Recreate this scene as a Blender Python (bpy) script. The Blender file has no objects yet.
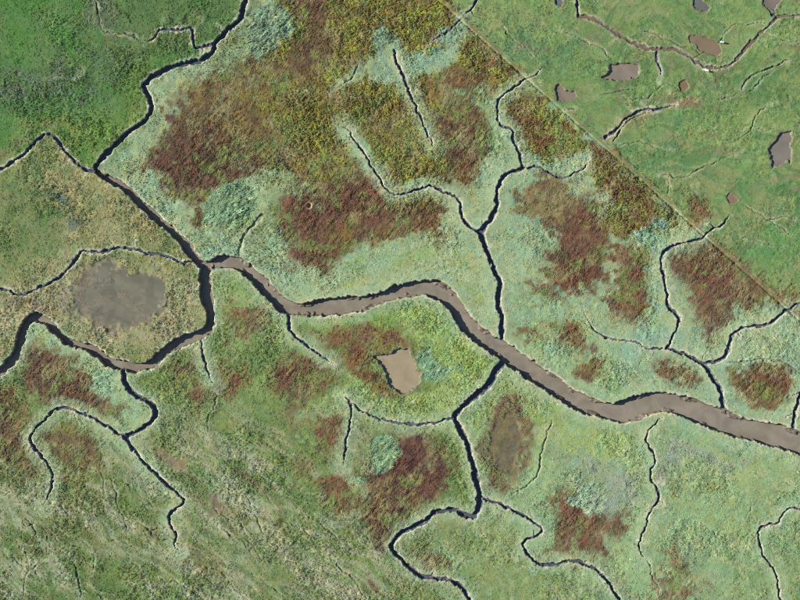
import bpy, bmesh, math, random
import numpy as np
from mathutils import Vector

# ------------------------------------------------------------------ camera, sky, sun, exposure
S = 0.42                      # metres of marsh per photograph pixel (from the cows' length)
ALT = 450.0                   # flying height
def WX(px): return (px - 400.0) * S
def WY(py): return (300.0 - py) * S
scene = bpy.context.scene
COL = scene.collection
cam_d = bpy.data.cameras.new('camera'); cam = bpy.data.objects.new('camera', cam_d); COL.objects.link(cam)
cam.location = (0, 0, ALT); cam.rotation_euler = (0, 0, 0)
cam_d.sensor_width = 36.0; cam_d.lens = 36.0 * ALT / (800 * S)
cam_d.clip_start = 1.0; cam_d.clip_end = 20000.0
scene.camera = cam

SUN_EL, SUN_DOWN = math.radians(30.0), math.radians(10.0)
ldir = Vector((math.cos(SUN_EL) * math.cos(SUN_DOWN), -math.cos(SUN_EL) * math.sin(SUN_DOWN), -math.sin(SUN_EL)))
world = bpy.data.worlds.new('World'); scene.world = world; world.use_nodes = True
wn = world.node_tree; bgn = wn.nodes['Background']
sky = wn.nodes.new('ShaderNodeTexSky'); sky.sky_type = 'NISHITA'; sky.sun_disc = False
sky.sun_elevation = SUN_EL; sky.sun_rotation = math.atan2(-ldir.x, -ldir.y)
wn.links.new(sky.outputs[0], bgn.inputs[0]); bgn.inputs[1].default_value = 0.075
sky.air_density = 1.0; sky.dust_density = 0.2; sky.ozone_density = 3.0
sun_d = bpy.data.lights.new('sun', 'SUN'); sun = bpy.data.objects.new('sun', sun_d); COL.objects.link(sun)
sun_d.energy = 4.6; sun_d.angle = math.radians(0.53); sun_d.color = (1.0, 0.965, 0.90)
sun.rotation_euler = ldir.to_track_quat('-Z', 'Y').to_euler(); sun.location = (-300, 80, 300)
vs = scene.view_settings
vs.view_transform = 'Standard'; vs.look = 'None'; vs.gamma = 1.0; vs.use_curve_mapping = False
vs.exposure = 1.46
scene.cycles.filter_width = 1.05; scene.cycles.use_denoising = False
K_ALB = 0.50                  # photograph tone (linear) -> surface albedo

random.seed(7); rng = np.random.default_rng(7)

# ------------------------------------------------------------------ helpers
def lin(c):
    c = np.asarray(c, float) / 255.0
    return np.where(c <= 0.04045, c / 12.92, ((c + 0.055) / 1.055) ** 2.4)
def mute(c, sat):            # real sward tones are greyer than their names suggest
    c = np.asarray(c, float); g = c @ np.array([.3, .59, .11]); return g + (c - g) * sat
def alb(c): return lin(c) * K_ALB
def tag(o, label=None, cat=None, group=None, kind=None):
    if label: o['label'] = label
    if cat: o['category'] = cat
    if group: o['group'] = group
    if kind: o['kind'] = kind
    return o
def link(name, me, parent=None):
    o = bpy.data.objects.new(name, me); COL.objects.link(o)
    if parent: o.parent = parent
    return o
def hash2(ix, iy, seed):
    h = (ix.astype(np.uint32) * np.uint32(374761393) + iy.astype(np.uint32) * np.uint32(668265263) + np.uint32((seed * 2246822519) & 0xffffffff))
    h = (h ^ (h >> np.uint32(13))) * np.uint32(1274126177)
    h = h ^ (h >> np.uint32(16))
    return (h & np.uint32(0xffffff)).astype(np.float32) / np.float32(0xffffff)
def vn(x, y, sc, seed=0):
    """value noise 0..1, feature size sc (photo px)"""
    x = np.asarray(x, np.float32) / sc + 1000; y = np.asarray(y, np.float32) / sc + 1000
    ix = np.floor(x).astype(np.int64); iy = np.floor(y).astype(np.int64)
    fx = (x - ix).astype(np.float32); fy = (y - iy).astype(np.float32)
    fx = fx * fx * (3 - 2 * fx); fy = fy * fy * (3 - 2 * fy)
    a = hash2(ix, iy, seed); b = hash2(ix + 1, iy, seed); c = hash2(ix, iy + 1, seed); d = hash2(ix + 1, iy + 1, seed)
    return (a * (1 - fx) + b * fx) * (1 - fy) + (c * (1 - fx) + d * fx) * fy
def fbm(x, y, sc, seed=0, octv=3):
    t = 0; amp = 1; tot = 0
    for k in range(octv):
        t = t + amp * vn(x, y, sc / 2 ** k, seed + 31 * k); tot += amp; amp *= 0.55
    return t / tot
def sst(a, b, x):
    t = np.clip((x - a) / (b - a), 0, 1); return t * t * (3 - 2 * t)
def pts(s): return [tuple(float(v) for v in p.split(',')) for p in s.split()]
CX, CY = (0, 200, 400, 580), (0, 145, 290, 435)
def Z(c, r, s):               # points read in a 220 x 165 px close-up of the photograph
    out = []
    for p in pts(s):
        q = (CX[c] + p[0] * 0.275, CY[r] + p[1] * 0.275)
        out.append(q + tuple(p[2:]))
    return out
def Q(n, s):                  # points read in a quarter of the photograph
    ox, oy = ((0, 0), (400, 0), (0, 300), (400, 300))[n - 1]
    return [(ox + p[0] / 2, oy + p[1] / 2) for p in pts(s)]

# ------------------------------------------------------------------ survey: creeks (photo px), (points, w0, w1, depth, label)
CREEKS = [
 (Z(1,0,"172,-60 168,-20 160,30 152,65 100,110 60,150 48,180 25,212 0,222") + Z(0,0,"775,185 745,215 690,228 630,240 580,265 535,295 522,315 540,350 553,390 545,425 510,452 465,480 435,515 400,545 370,575 352,600") + Z(0,1,"348,85 352,97"), 4.4, 5.6, 1.7, 'steep shaded creek winding down from the top edge between green meadow and brown scrub'),
 (Z(0,1,"350,95 375,115 440,145 480,180 520,225 560,255 600,290 650,335 690,385 720,425 748,450"), 6.6, 8.6, 2.6, 'straight dark creek running diagonally past the straw meadow to the river head'),
 (Z(0,1,"745,445 745,490 750,550 758,600") + Z(0,2,"762,60 770,110 750,152 695,178 635,197 592,232 550,272 500,285 455,280 400,265 370,240 330,212 290,200 250,190 212,162 178,120 148,100 122,96 97,112 80,150 65,210 45,255 10,290 -20,308 -160,370"), 10.5, 7.6, 2.6, 'broad dark creek looping west below the straw meadow to the left edge'),
 (Z(0,2,"450,285 445,310 460,350 490,385 540,400 565,435 565,465 530,495 490,520 465,535"), 5.6, 4.2, 1.6, 'dark hooked creek bending round the pale marsh tongue at left'),
 (Z(0,2,"462,530 465,545") + Z(0,3,"465,20 500,75 550,125 600,175 640,210 670,230 665,250 630,275 612,305 620,335 640,350 640,385 635,405 655,420"), 3.6, 2.4, 1.2, 'narrow straight creek running south-east then curling at its end'),
 (Z(0,2,"465,538 430,525 390,495 345,470 300,445 250,430 215,428 185,445 165,475 130,500 108,530 110,555 140,585 155,610") + Z(0,3,"170,105 190,135 190,175 180,215 155,260"), 3.2, 1.9, 1.1, 'thin creek arching round a brown marsh patch near the left edge'),
 (Z(0,1,"700,425 655,432 620,405 560,395 500,385 455,370 400,382 350,393 300,378 285,405 250,450 210,490 150,515 90,545 55,548 35,525 0,522 -60,540"), 3.2, 2.6, 1.0, 'thin winding ditch across the straw meadow above the grey pan'),
 (Z(0,0,"-120,660 -20,622 40,595 80,570 115,535 150,495 190,487 210,515 240,555 285,598") + Z(0,1,"290,75 320,95 352,95"), 3.0, 3.6, 1.1, 'thin peaked ditch between the green and straw meadows at left'),
 (Z(0,0,"780,160 740,172 710,175 702,150 703,115 690,100 650,108 585,105 570,125 545,150 515,143"), 3.2, 2.2, 1.0, 'short stepped ditch with pale edge in the upper left meadow'),
 (Z(0,0,"515,143 460,125 420,118 375,122 360,60 345,0 340,-60"), 1.7, 1.2, 0.45, None),
 (Z(0,0,"690,96 730,88 738,60"), 1.5, 1.2, 0.25, None),
 (Z(2,2,"385,252 350,290 325,340 280,380 230,420 195,455 205,480 235,530 255,590") + Z(2,3,"255,60 270,140 290,210 290,270 265,300 230,290 200,270 150,275 115,285 90,315 40,340 0,355") + Z(1,3,"750,345 710,375 695,405 720,440 760,480 800,515") + Z(2,3,"30,475 70,510 130,522 180,525 220,545 245,580 260,640 275,720"), 6.6, 3.2, 1.7, 'dark branching creek running south from the river to the bottom edge'),
 (Z(2,2,"195,465 140,480 80,490 0,485") + Z(1,2,"700,480 630,460 570,430 525,385"), 3.0, 1.8, 0.8, 'thin broken ditch running west below the brown pond'),
 (Z(2,3,"295,225 340,245 370,250 400,270 450,290 490,320 520,345 500,370 455,378 445,400 470,440 500,470 560,475 605,455 650,460 710,485 745,520 780,570 800,600 850,700"), 3.2, 3.2, 1.2, 'winding S-shaped creek at the bottom centre beside brown scrub'),
 (Z(2,1,"290,312 300,350 325,410 345,460 365,490 365,530 355,570 360,600") + Z(2,2,"372,90 370,140 372,190"), 4.8, 5.8, 1.6, 'straight dark creek dropping into the river from the north'),
 (Z(2,1,"288,318 250,295 225,265 218,235 222,205 195,182 150,168 115,145 75,158 40,170 0,178") + Z(1,1,"760,175 700,180 665,150 640,95 605,50 590,20") + Z(1,0,"595,550 555,500 520,450"), 3.8, 1.2, 1.2, 'stepped creek branching north-west towards the red brown patch'),
 (Z(2,1,"292,315 330,270 355,225 350,180 360,140 390,100 447,85"), 5, 4.6, 1.4, 'curved creek branching north-east through pale marsh'),
 (Z(2,1,"447,85 440,35 420,0") + Z(2,0,"430,545 410,510 415,470 370,455 355,425 350,370 390,335 430,300 470,285 510,260 520,230"), 3.2, 1.6, 0.9, 'thin crooked ditch running up to the straight fence line'),
 (Z(2,1,"447,85 480,78 525,85 550,105 590,125 630,105 680,80 690,40"), 2.4, 1.5, 0.7, None),
 (Z(1,0,"708,185 712,220 745,275 760,335 790,400") + Z(2,0,"70,415 100,480 125,540"), 3.2, 2.4, 1.0, 'straight dark ditch through the yellow scrub at the top'),
 (Z(2,0,"330,-60 285,0 265,25 235,58"), 3.2, 2.8, 1.0, 'short ditch meeting the fence line at the top edge'),
 (Z(2,0,"235,58 200,90 170,120 130,140 95,165 90,190"), 1.8, 1.3, 0.6, None),
 (Z(2,0,"635,-70 640,0 652,57"), 3.4, 3.0, 0.9, None),
 (Z(2,0,"652,57 680,62") + Z(3,0,"50,68 100,98 150,132 200,162 240,175 280,178 330,175 370,188 410,215 450,240 500,248 545,240 580,205 610,165 660,120 685,95 712,65 740,60 800,57 900,50"), 4.2, 3.0, 0.55, 'shallow brown stream curving through the green meadow past two cows'),
 (Z(3,0,"280,178 275,210 290,240 297,275 285,300"), 2.5, 1.6, 0.7, None),
 (Z(3,0,"712,62 685,40 665,15"), 3.0, 2.4, 0.6, None),
 (Z(3,0,"585,325 600,300 630,270 665,255 705,243 780,210"), 1.6, 1.6, 0.5, None),
 (Z(3,0,"515,525 550,522 590,500 620,475 635,430 670,390 715,375"), 1.7, 1.2, 0.35, None),
 (Z(3,0,"95,500 135,470 160,440 190,415 230,400 280,400 320,390 355,378"), 3.4, 2.4, 0.9, 'shallow gully with brown and pale edges beyond the fence line'),
 (Z(3,0,"120,520 150,470 180,435 240,412"), 2.0, 1.5, 0.5, None),
 (Z(3,1,"545,255 520,290 480,305 460,325 440,345 380,355 330,370 300,395 292,440 305,480 315,530 320,580 335,600") + Z(3,2,"345,80 365,110 355,140 335,170 318,215"), 2.0, 3.8, 1.1, 'thin creek bending through mint coloured marsh at right'),
 (Z(3,2,"318,213 345,220 400,240 450,268 465,290 490,330 515,365 524,445"), 2.6, 6.0, 1.3, 'short dark creek entering the river from the mint marsh'),
 (Z(3,2,"315,213 270,215 235,210 205,190 150,180 110,178 60,155 35,120 15,80 5,60"), 2.2, 1.2, 0.6, None),
 (Z(3,2,"225,212 205,235 185,260"), 1.2, 1.0, 0.3, None), (Z(3,2,"240,212 262,245"), 1.2, 1.0, 0.3, None),
 (Z(3,2,"455,268 510,252 530,240 545,195 555,155 600,130 650,132 690,125 715,100 750,75 780,58 810,50 900,40"), 3.6, 3.0, 1.1, 'thin creek running east through mint marsh to the right edge'),
 (Z(3,2,"700,135 712,160 730,185"), 1.2, 1.0, 0.3, None),
 (Z(3,2,"530,262 600,265 660,250 720,258 765,272 800,305 860,350"), 2.2, 2.0, 0.35, None),
 (Z(3,2,"830,330 798,390 785,430 776,500"), 3.8, 4.6, 1.3, 'short dark creek entering the river at the right edge'),
 (Z(3,2,"300,460 265,495 242,520 245,560 275,600") + Z(3,3,"245,35 280,85 258,120 260,165 290,205 285,245 250,280 240,330 215,385 212,420 235,450"), 1.6, 2.3, 0.9, 'very thin wriggling ditch south of the river at lower right'),
 (Z(3,3,"240,455 255,475 260,510 285,545 295,580"), 1.4, 1.0, 0.4, None),
 (Z(3,3,"900,300 800,270 770,262 735,290 720,325 680,325 645,345 655,390 665,445 700,470 718,520 722,570 735,605 745,680"), 2.2, 2.2, 0.9, 'thin ditch descending through pale grass at the lower right corner'),
 (Z(1,2,"318,90 325,130 340,170 370,185 400,210 440,240 490,270"), 3.6, 1.8, 1.0, 'short ditch leaving the river bank southwards near the centre'),
 (Z(1,2,"2,165 5,190 10,240 25,290 50,345"), 2.6, 1.8, 0.9, 'thin ditch running south between two brown patches'),
 (Z(0,2,"782,370 790,390 770,440 755,470 758,530 765,560"), 1.6, 1.2, 0.35, None),
 (Z(1,2,"525,385 553,420 550,470 535,520 525,590") + Z(1,3,"530,50 518,110"), 2.2, 2.4, 0.8, 'thin ditch beside the round bluish reed clump'),
 (Z(0,3,"0,95 40,130"), 1.4, 1.2, .4, None), (Z(0,3,"0,228 35,205 60,195 85,220"), 1.5, 1.3, .4, None),
 (Z(0,3,"90,300 130,345 145,390 165,400"), 1.8, 1.5, .5, None), (Z(0,3,"75,400 95,440 105,460"), 1.8, 1.4, .45, None),
 (Z(0,3,"30,420 70,470 110,490 150,460 180,440"), 1.5, 1.2, .4, None), (Z(0,3,"265,460 280,500 295,560 295,620"), 2.0, 1.8, .5, None),
 (Z(0,3,"340,430 340,510"), 1.4, 1.2, .4, None),
 (Z(1,3,"200,280 220,330 240,380"), 1.6, 1.4, .5, None), (Z(1,3,"430,310 460,345 490,365 520,410"), 1.4, 1.2, .35, None),
 (Z(1,3,"40,255 70,290 95,320"), 1.6, 1.2, .4, None), (Z(1,3,"425,400 455,430 470,460"), 1.2, 1.0, .3, None),
 (Z(2,2,"555,470 540,510 520,570 510,600") + Z(2,3,"515,60 505,140 470,180 430,205 390,222"), 1.8, 2.6, .4, None),
 (Z(3,1,"670,280 710,268 745,258 790,270"), 1.6, 2.0, .5, None), (Z(3,1,"325,115 322,160 318,195"), 1.5, 1.2, .4, None),
 (Z(3,1,"705,120 712,150"), 1.5, 1.2, .4, None), (Z(3,0,"80,350 130,335 190,325 240,318"), 1.3, 1.0, .35, None),
 (Z(2,0,"600,402 640,392 670,412"), 1.6, 1.2, .45, None), (Z(3,1,"435,140 425,170"), 1.3, 1.1, .4, None),
 (Z(1,1,"228,255 195,290 160,330 145,372 145,405"), 3.6, 3.6, .55, None),
 (Z(1,0,"580,222 565,270 530,300 480,330"), 2.2, 1.6, .4, None),
 (Z(0,0,"268,285 295,275 310,240"), 1.8, 1.5, .5, None), (Z(0,0,"205,285 225,275"), 2.2, 2.0, .4, None),
 (Z(3,3,"540,365 560,350"), 1.2, 1.2, .3, None), (Z(3,3,"485,485 510,520"), 2.0, 1.2, .35, None),
 (Z(3,0,"320,330 330,340"), 1.4, 1.2, .3, None), (Z(2,2,"35,410 60,385 80,370"), 1.8, 1.4, .5, None),
 (Z(3,3,"620,220 622,260 600,310 560,350"), 1.0, 1.0, .2, None),
]
RIVER_N = pts("200,266 207,260.5 217,256 227.5,254.5 238,256.5 250,264 260.5,273.5 269.5,282.5 278.5,292 286,298 295,302 304,302.5 317,300 340,297 359.5,296 376,293.5 385,290 395,285 407,282 425,279.5 440,280 449,286 456,294 461,301 470,315 482,326 496,337 510,343.6 521,352 537.5,364 554,374 570.5,387 587,396 603.5,401 613,404 625,398.6 640.5,394.5 657,391.8 676,394 695.5,398.6 712,405.5 726,410 745,419 767,422.5 783.5,425 800,431.6 860,455 1000,520")
RIVER_S = pts("203,271 211,268.5 220,268 233.5,269 242.5,273.5 251.5,282.5 260.5,293 271,303.5 278.5,312 286,315.5 304,316 317.5,316.5 340,315.5 362,312 375,306 387,301.5 407,298 423.5,295 438,300 450.5,311 456.5,324.5 464,333.5 476,343 485,349 495,356 507,367 515.5,370 526.5,379 540,387.6 554,397 565,404 576,411 592.5,416.5 607.5,419 621,424 638,420.6 651.5,415 665,411 676,415 690,420.6 704,426 723,433 739.5,438.5 759,442.6 778,448 800,454.5 860,478 1000,545")
RIVER = RIVER_N + RIVER_S[::-1]

# pools: (polygon, water level below the marsh, sRGB tone, label)
POOLS = [
 (pts("371,355 387,352 398,346 409,344 411,352 415,363 420,374 421,384 414,391 403,395 394,391 387,385 386,374 382,365"), .75, (158,143,114), 'large brown pond among brown and lime grass south of the river'),
 (Z(3,0,"80,280 105,265 115,235 140,225 180,228 205,240 215,262 190,280 150,290 110,292"), .65, (134,122,106), 'grey brown pond left of the cattle in the green meadow'),
 (Z(3,0,"385,130 440,128 480,145 505,165 510,190 490,205 450,198 410,175 390,155"), .18, (130,112,88), 'shallow brown muddy pool beside the upper white cow'),
 (Z(3,0,"680,540 700,510 740,480 772,474 775,500 764,540 770,575 758,600") + Z(3,1,"755,55 720,80 697,85 690,50"), .6, (126,118,106), 'grey teardrop pond near the right edge of the green meadow'),
 (Z(2,0,"558,318 575,303 600,320 640,325 642,350 610,367 570,362"), .45, (132,118,102), 'small grey brown pool close to the fence line'),
 (Z(3,0,"360,300 385,292 395,320 380,340 357,335"), .25, (130,110,82), 'tiny muddy pool between pond and gully in the green meadow'),
 (Z(3,0,"405,-20 425,-10 475,25 460,38 430,35 410,20"), .35, (108,108,102), 'little grey pool at the top edge above the brown pool'),
 (Z(3,0,"658,15 680,-20 745,-20 722,15 708,42 688,32"), .35, (122,112,100), 'small grey pool in the top right corner'),
 (Z(2,0,"552,-20 604,-20 582,24 565,16"), .4, (106,108,104), 'small dark pool at the top edge left of the stream'),
 (Z(3,1,"530,185 545,168 572,195 560,217 535,207"), .2, (138,114,92), 'tiny brown muddy hollow below the teardrop pond'),
]
GP = [(120 + (p[0] - 120) * 1.15, 298 + (p[1] - 298) * 1.12) for p in pts("80,305 84,285 92,273 105,268 122,267 142,271 152,276 158,290 162,305 158,316 148,324 134,328 118,327 98,322 86,315")]
PANS = [  # bare or flooded flats: polygon, drop, colour A, colour B
 (GP, .42, (108,102,82), (122,114,92)),
 (Z(2,2,"322,570 345,495 385,465 425,452 440,480 432,540") + Z(2,3,"430,20 425,90 405,140 365,150 335,110 318,50"), .40, (104,96,72), (120,108,68)),
 (Z(0,3,"580,52 620,68 655,95 640,110 590,85"), .12, (135,108,86), (125,112,80)),
 (Z(1,3,"40,255 80,245 110,280 105,310 70,290") , .12, (132,110,88), (120,115,78)),
 (Z(3,3,"270,150 300,90 340,20 400,30 470,80 560,110 640,105 620,130 540,128 460,105 390,95 350,110 330,150 310,180"), .04, (150,158,136), (142,158,122)),
 (pts("556,470 580,455 620,465 640,480 640,505 610,520 600,495 585,470"), .04, (146,158,130), (142,160,118)),
 (Z(0,0,"345,0 400,0 430,60 400,125 350,120 330,40"), .0, (100,118,82), (92,112,72)),
]

def clean(pl):
    out = [pl[0]]
    for p in pl[1:]:
        if math.dist(p[:2], out[-1][:2]) < 2.0: continue
        while len(out) > 1:
            a, b = out[-2], out[-1]; u = (b[0] - a[0], b[1] - a[1]); v = (p[0] - b[0], p[1] - b[1])
            if u[0] * v[0] + u[1] * v[1] < -.3 * math.hypot(*u) * math.hypot(*v) and min(math.hypot(*u), math.hypot(*v)) < 9: out.pop()
            else: break
        out.append(p)
    r = [out[0]]                                  # one corner-cutting pass rounds the bends
    for a, b in zip(out, out[1:]):
        r += [(a[0] * .75 + b[0] * .25, a[1] * .75 + b[1] * .25), (a[0] * .25 + b[0] * .75, a[1] * .25 + b[1] * .75)]
    return r + [out[-1]]
CREEKS = [(clean(c[0]),) + tuple(c[1:]) for c in CREEKS]
def walk(x, y, ang, n, step, turn, drift):
    out = [(x, y)]; a = ang
    for _ in range(n):
        a = a * .75 + (drift + random.gauss(0, turn)) * .25 + random.gauss(0, turn * .5)
        x += math.cos(a) * step; y += math.sin(a) * step; out.append((x, y))
    return out
RUN = []
for _ in range(46):
    x, y = random.uniform(-10, 360), random.uniform(455, 600)
    if y < 470 + (x - 200) * .3 and x > 200: continue
    RUN.append((walk(x, y, math.radians(38), random.randint(5, 16), 4.5, .55, math.radians(38)), random.uniform(1.0, 1.7), .9, random.uniform(.22, .42), None))
for x, y, a, n in ((640, 30, .2, 16), (600, 95, -.1, 22), (700, 130, -.3, 18), (660, 175, -.2, 18), (560, 30, .5, 14), (740, 205, .2, 14), (690, 60, -.4, 20), (720, 100, -.35, 16), (615, 145, .1, 12), (500, 25, .7, 12), (760, 30, .4, 10), (730, 240, .1, 12)):
    RUN.append((walk(x, y, a, n, 5, .35, a), random.uniform(1.2, 1.8), 1.0, random.uniform(.24, .36), None))
for _ in range(26):
    x, y = random.uniform(490, 800), random.uniform(440, 600)
    RUN.append((walk(x, y, random.choice((.6, 2.2)), random.randint(3, 8), 4, .6, random.choice((.6, 2.2))), random.uniform(.9, 1.3), .8, random.uniform(.15, .3), None))
for pl, w0, w1, depth, lab in list(CREEKS):
    if not lab: continue
    acc = 0
    for a_, b_ in zip(pl, pl[1:]):
        acc += math.dist(a_, b_)
        if acc > random.uniform(9, 26):
            acc = 0; th = math.atan2(b_[1] - a_[1], b_[0] - a_[0]) + random.choice((-1, 1)) * random.uniform(.7, 1.6)
            RUN.append((walk(a_[0], a_[1], th, random.randint(2, 5), 2.6, .5, th), min(w1, 2.2) * random.uniform(.6, 1.0) + .3, .9, min(depth, .9) * random.uniform(.4, .8), None))
CREEKS += RUN
# ------------------------------------------------------------------ survey: vegetation (polygon, tone A, tone B, edge softness, noise size, tuft kind, name, label)
# tuft kinds: 0 grazed turf, 1 meadow tussocks, 2 mint marsh grass, 3 olive/yellow scrub, 4 brown scrub, 5 reeds
V = []
def veg(poly, a, b, soft=4, ns=14, kind=None, name=None, label=None, cat=None, mix=(0.3, 0.7)):
    V.append(dict(poly=poly, a=a, b=b, soft=soft, ns=ns, kind=kind, name=name, label=label, cat=cat, mix=mix))
BR, BR2, RED, DK = (104,74,56), (112,92,58), (116,80,62), (92,58,54)
OY, OB = (146,146,66), (126,110,60)
MI, MP, ML, MB = (148,172,134), (160,176,134), (146,164,96), (142,172,144)
# broad regions
veg(pts("-200,-200 250,-200 246,0 215,45 175,62 145,82 150,112 120,140 97,168 85,167 60,145 48,135 30,150 -60,180 -200,230"), (76,120,52), (92,124,66), 1.5, 22, 1, 'meadow_grass', 'lush dark green tussocky meadow filling the upper left corner', 'meadow')
veg(pts("-200,240 -60,184 0,168 48,137 85,168 100,173 195,262 203,290 208,325 190,337 165,350 148,365 120,362 80,343 40,315 25,320 10,355 -200,440"), (150,144,98), (124,134,82), 1.5, 22, 1, 'straw_meadow', 'straw coloured meadow with green flecks at the left edge', 'meadow')
veg(pts("250,-200 400,-200 441,0 797,315 1000,500 860,458 800,432 690,397 660,391 610,402 500,340 440,280 380,290 300,302 240,256 205,262 100,168 150,112 145,82 175,62 215,45 246,0"), MI, MP, 1.5, 26, 2, 'marsh_grass', 'pale mint green marsh grass lining the creeks north of the river', 'marsh grass')
veg(pts("400,-200 1200,-200 1200,680 797,315 441,0"), (114,142,82), (128,148,88), 2, 34, 0, 'grazed_turf', 'short green grazed turf with cows beyond the fence line', 'pasture')
veg(pts("-200,440 10,357 25,322 42,317 130,370 160,352 208,330 210,272 240,270 290,317 390,303 435,298 505,364 455,418 480,500 455,510 420,560 470,640 500,900 -200,900"), (124,142,82), (110,130,72), 1.5, 30, 1, 'lowland_grass', 'olive green meadow with pale swathes in the lower left', 'meadow')
veg(pts("505,366 620,425 670,412 800,455 1000,545 1200,900 500,900 470,640 420,560 480,505 458,420"), (148,170,120), (138,162,114), 1.5, 26, 2, 'saltmarsh_turf', 'pale green marsh turf south-east of the river', 'marsh grass')
# NW meadow shades
veg(Q(1,"190,-20 520,-20 490,10 430,90 340,125 290,170 240,190 200,120 180,60"), (96,118,70), (84,112,60), 14, 14)
veg(Q(1,"250,150 300,125 290,165 303,225 240,280 195,335 100,262 0,330 0,295 90,235 180,250 225,210"), (114,132,66), (96,126,56), 9, 12)
veg(Q(1,"0,335 60,290 95,262 130,268 90,250 40,280 -60,340"), (128,130,84), (112,126,74), 5, 10)
veg(Q(1,"0,140 60,150 120,110 180,130 230,150 190,200 100,190 40,220 -40,180"), (84,112,66), (96,112,82), 12, 10)
# W meadow shades
veg(pts("-60,190 40,178 65,215 60,245 30,262 -60,285"), (98,122,66), (116,128,80), 9, 11)
veg(pts("48,196 62,193 66,202 55,208"), (92,106,102), (100,116,84), 4, 5)
veg(pts("62,215 92,214 96,224 70,228"), (104,114,98), (120,126,84), 5, 6)
veg(pts("80,185 110,200 140,225 120,262 85,250 62,262 40,285 0,292 0,275 60,258 90,232"), (148,146,102), (132,138,88), 10, 12)
veg(pts("60,270 100,262 150,262 205,275 206,325 160,345 120,358 80,340 40,312 0,340 -60,350 -60,300 20,295 50,290"), (162,154,116), (146,146,102), 7, 12)
veg(pts("0,300 60,285 75,300 60,318 20,315"), (146,136,112), (150,144,100), 5, 8)
# mint belts / N upland
veg(pts("262,-30 300,-30 455,-200 441,0 470,27 440,48 408,58 395,40 380,32 372,60 345,78 332,90 360,80 400,82 452,62 480,36 545,98 515,104 497,125 498,150 470,163 442,182 400,188 372,170 352,122 338,128 366,182 425,192 442,205 440,238 400,236 372,240 335,205 300,180 262,168 235,150 205,150 180,110 205,80 255,55 282,20"), OY, OB, 4, 11, 3, 'olive_scrub', 'yellow olive scrub with brown flecks across the upper middle', 'scrub')
veg(pts("285,-20 320,-40 332,40 305,80 262,98 268,132 292,152 266,170 240,177 212,190 201,224 186,206 160,186 146,168 160,140 176,104 205,76 252,56 290,60 302,30"), BR, BR2, 5, 10, 4, 'brown_scrub', 'large dark brown scrub patch right of the upper left creek', 'scrub')
veg(Q(1,"300,340 340,290 380,300 460,300 500,330 440,365 410,390 400,440 370,410"), (104,70,56), (96,70,52), 6, 10)
veg(Q(1,"540,270 620,265 650,310 600,340 540,320"), (128,114,66), (118,100,62), 7, 9)
veg(Q(1,"500,160 620,160 800,200 800,300 700,260 600,240 520,210"), (130,124,52), (118,104,56), 8, 9)
veg(Q(1,"340,190 420,140 520,110 560,150 480,220 400,230"), (112,90,58), (126,116,62), 8, 8)
veg(Q(1,"420,270 480,230 540,240 520,290 440,300"), (126,110,58), (100,74,50), 7, 8)
veg(pts("274,210 300,184 330,180 352,165 378,172 386,200 402,208 440,206 442,236 402,232 378,236 350,252 325,270 297,262 280,235"), (118,80,62), (106,82,56), 4, 10, 4, 'brown_scrub', 'red brown scrub patch with small sandy pit above the river', 'scrub')
veg(pts("322,235 340,228 350,215 358,228 346,248 330,250"), (128,112,48), (116,88,56), 5, 6)
veg(Q(2,"0,420 60,400 95,470 90,485 30,480 -40,470"), (122,104,62), (116,86,58), 5, 8)
veg(Q(1,"430,120 500,20 560,10 585,40 580,90 520,110 470,140"), (128,150,108), (118,128,82), 7, 8)
veg(Q(1,"520,340 590,350 600,380 550,420 545,480 520,500 500,440 530,400"), (140,162,118), (132,146,100), 5, 8)
veg(pts("398,60 430,48 462,22 476,34 450,58 420,66 396,66"), MB, (134,166,130), 2, 12)
veg(pts("372,35 385,24 398,45 400,66 380,70 360,72 342,80 352,66 376,60"), (138,158,116), (126,154,128), 3, 9)
veg(pts("430,77 455,66 488,92 492,98 462,100 440,112"), (116,82,58), (124,104,58), 4, 8, 4, 'brown_scrub', 'small brown scrub patch left of the fence line near the top', 'scrub')
veg(Q(2,"75,235 150,210 190,250 195,310 150,335 110,360 80,320"), (116,82,60), (108,88,56), 5, 9, 4, 'brown_scrub', 'brown scrub patch between two thin ditches at top centre', 'scrub')
veg(Q(2,"100,330 150,330 140,390 60,370"), (112,96,56), (118,86,58), 6, 8)
veg(Q(2,"90,190 160,178 200,185 195,260 230,310 180,330 190,260 150,205"), (140,162,116), (130,150,104), 4, 8)
veg(Q(2,"205,200 265,165 300,200 380,265 370,300 320,322 250,320 225,260"), (134,140,70), (116,90,56), 4, 7, 3, 'olive_scrub', 'mixed yellow and brown scrub triangle against the fence line', 'scrub', mix=(0.42, 0.58))
veg(Q(2,"215,195 245,190 270,260 300,290 250,305 225,260"), (112,84,60), (122,100,58), 5, 7)
veg(Q(2,"135,55 180,80 250,150 240,165 150,120"), (126,92,62), (128,120,60), 3, 6)
veg(Q(2,"240,385 300,365 345,395 388,395 420,470 412,555 350,595 275,575 290,530 320,480 270,432"), (118,80,60), (108,76,56), 5, 10, 4, 'brown_scrub', 'red brown scrub patch north of the river right of centre', 'scrub')
veg(Q(2,"225,385 300,365 335,400 320,450 270,425 230,415"), (116,92,62), (128,122,74), 5, 7, 4, 'brown_scrub', 'thin brown scrub streak above the red brown patch', 'scrub')
veg(Q(2,"385,285 440,325 530,405 560,440 520,460 450,480 415,470 395,430 425,390 385,350"), (132,128,58), (116,84,58), 4, 7, 3, 'olive_scrub', 'yellow green scrub with brown edge along the lower fence line', 'scrub', mix=(0.42, 0.58))
veg(Q(2,"390,290 430,320 530,405 500,420 430,380 400,330"), (114,80,60), (122,100,62), 4, 7)
veg(Q(2,"425,490 490,495 505,590 470,645 430,640 410,600 430,550"), (120,84,64), (124,100,66), 4, 7, 4, 'brown_scrub', 'small brown patch left of the thin creek at right', 'scrub')
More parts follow.
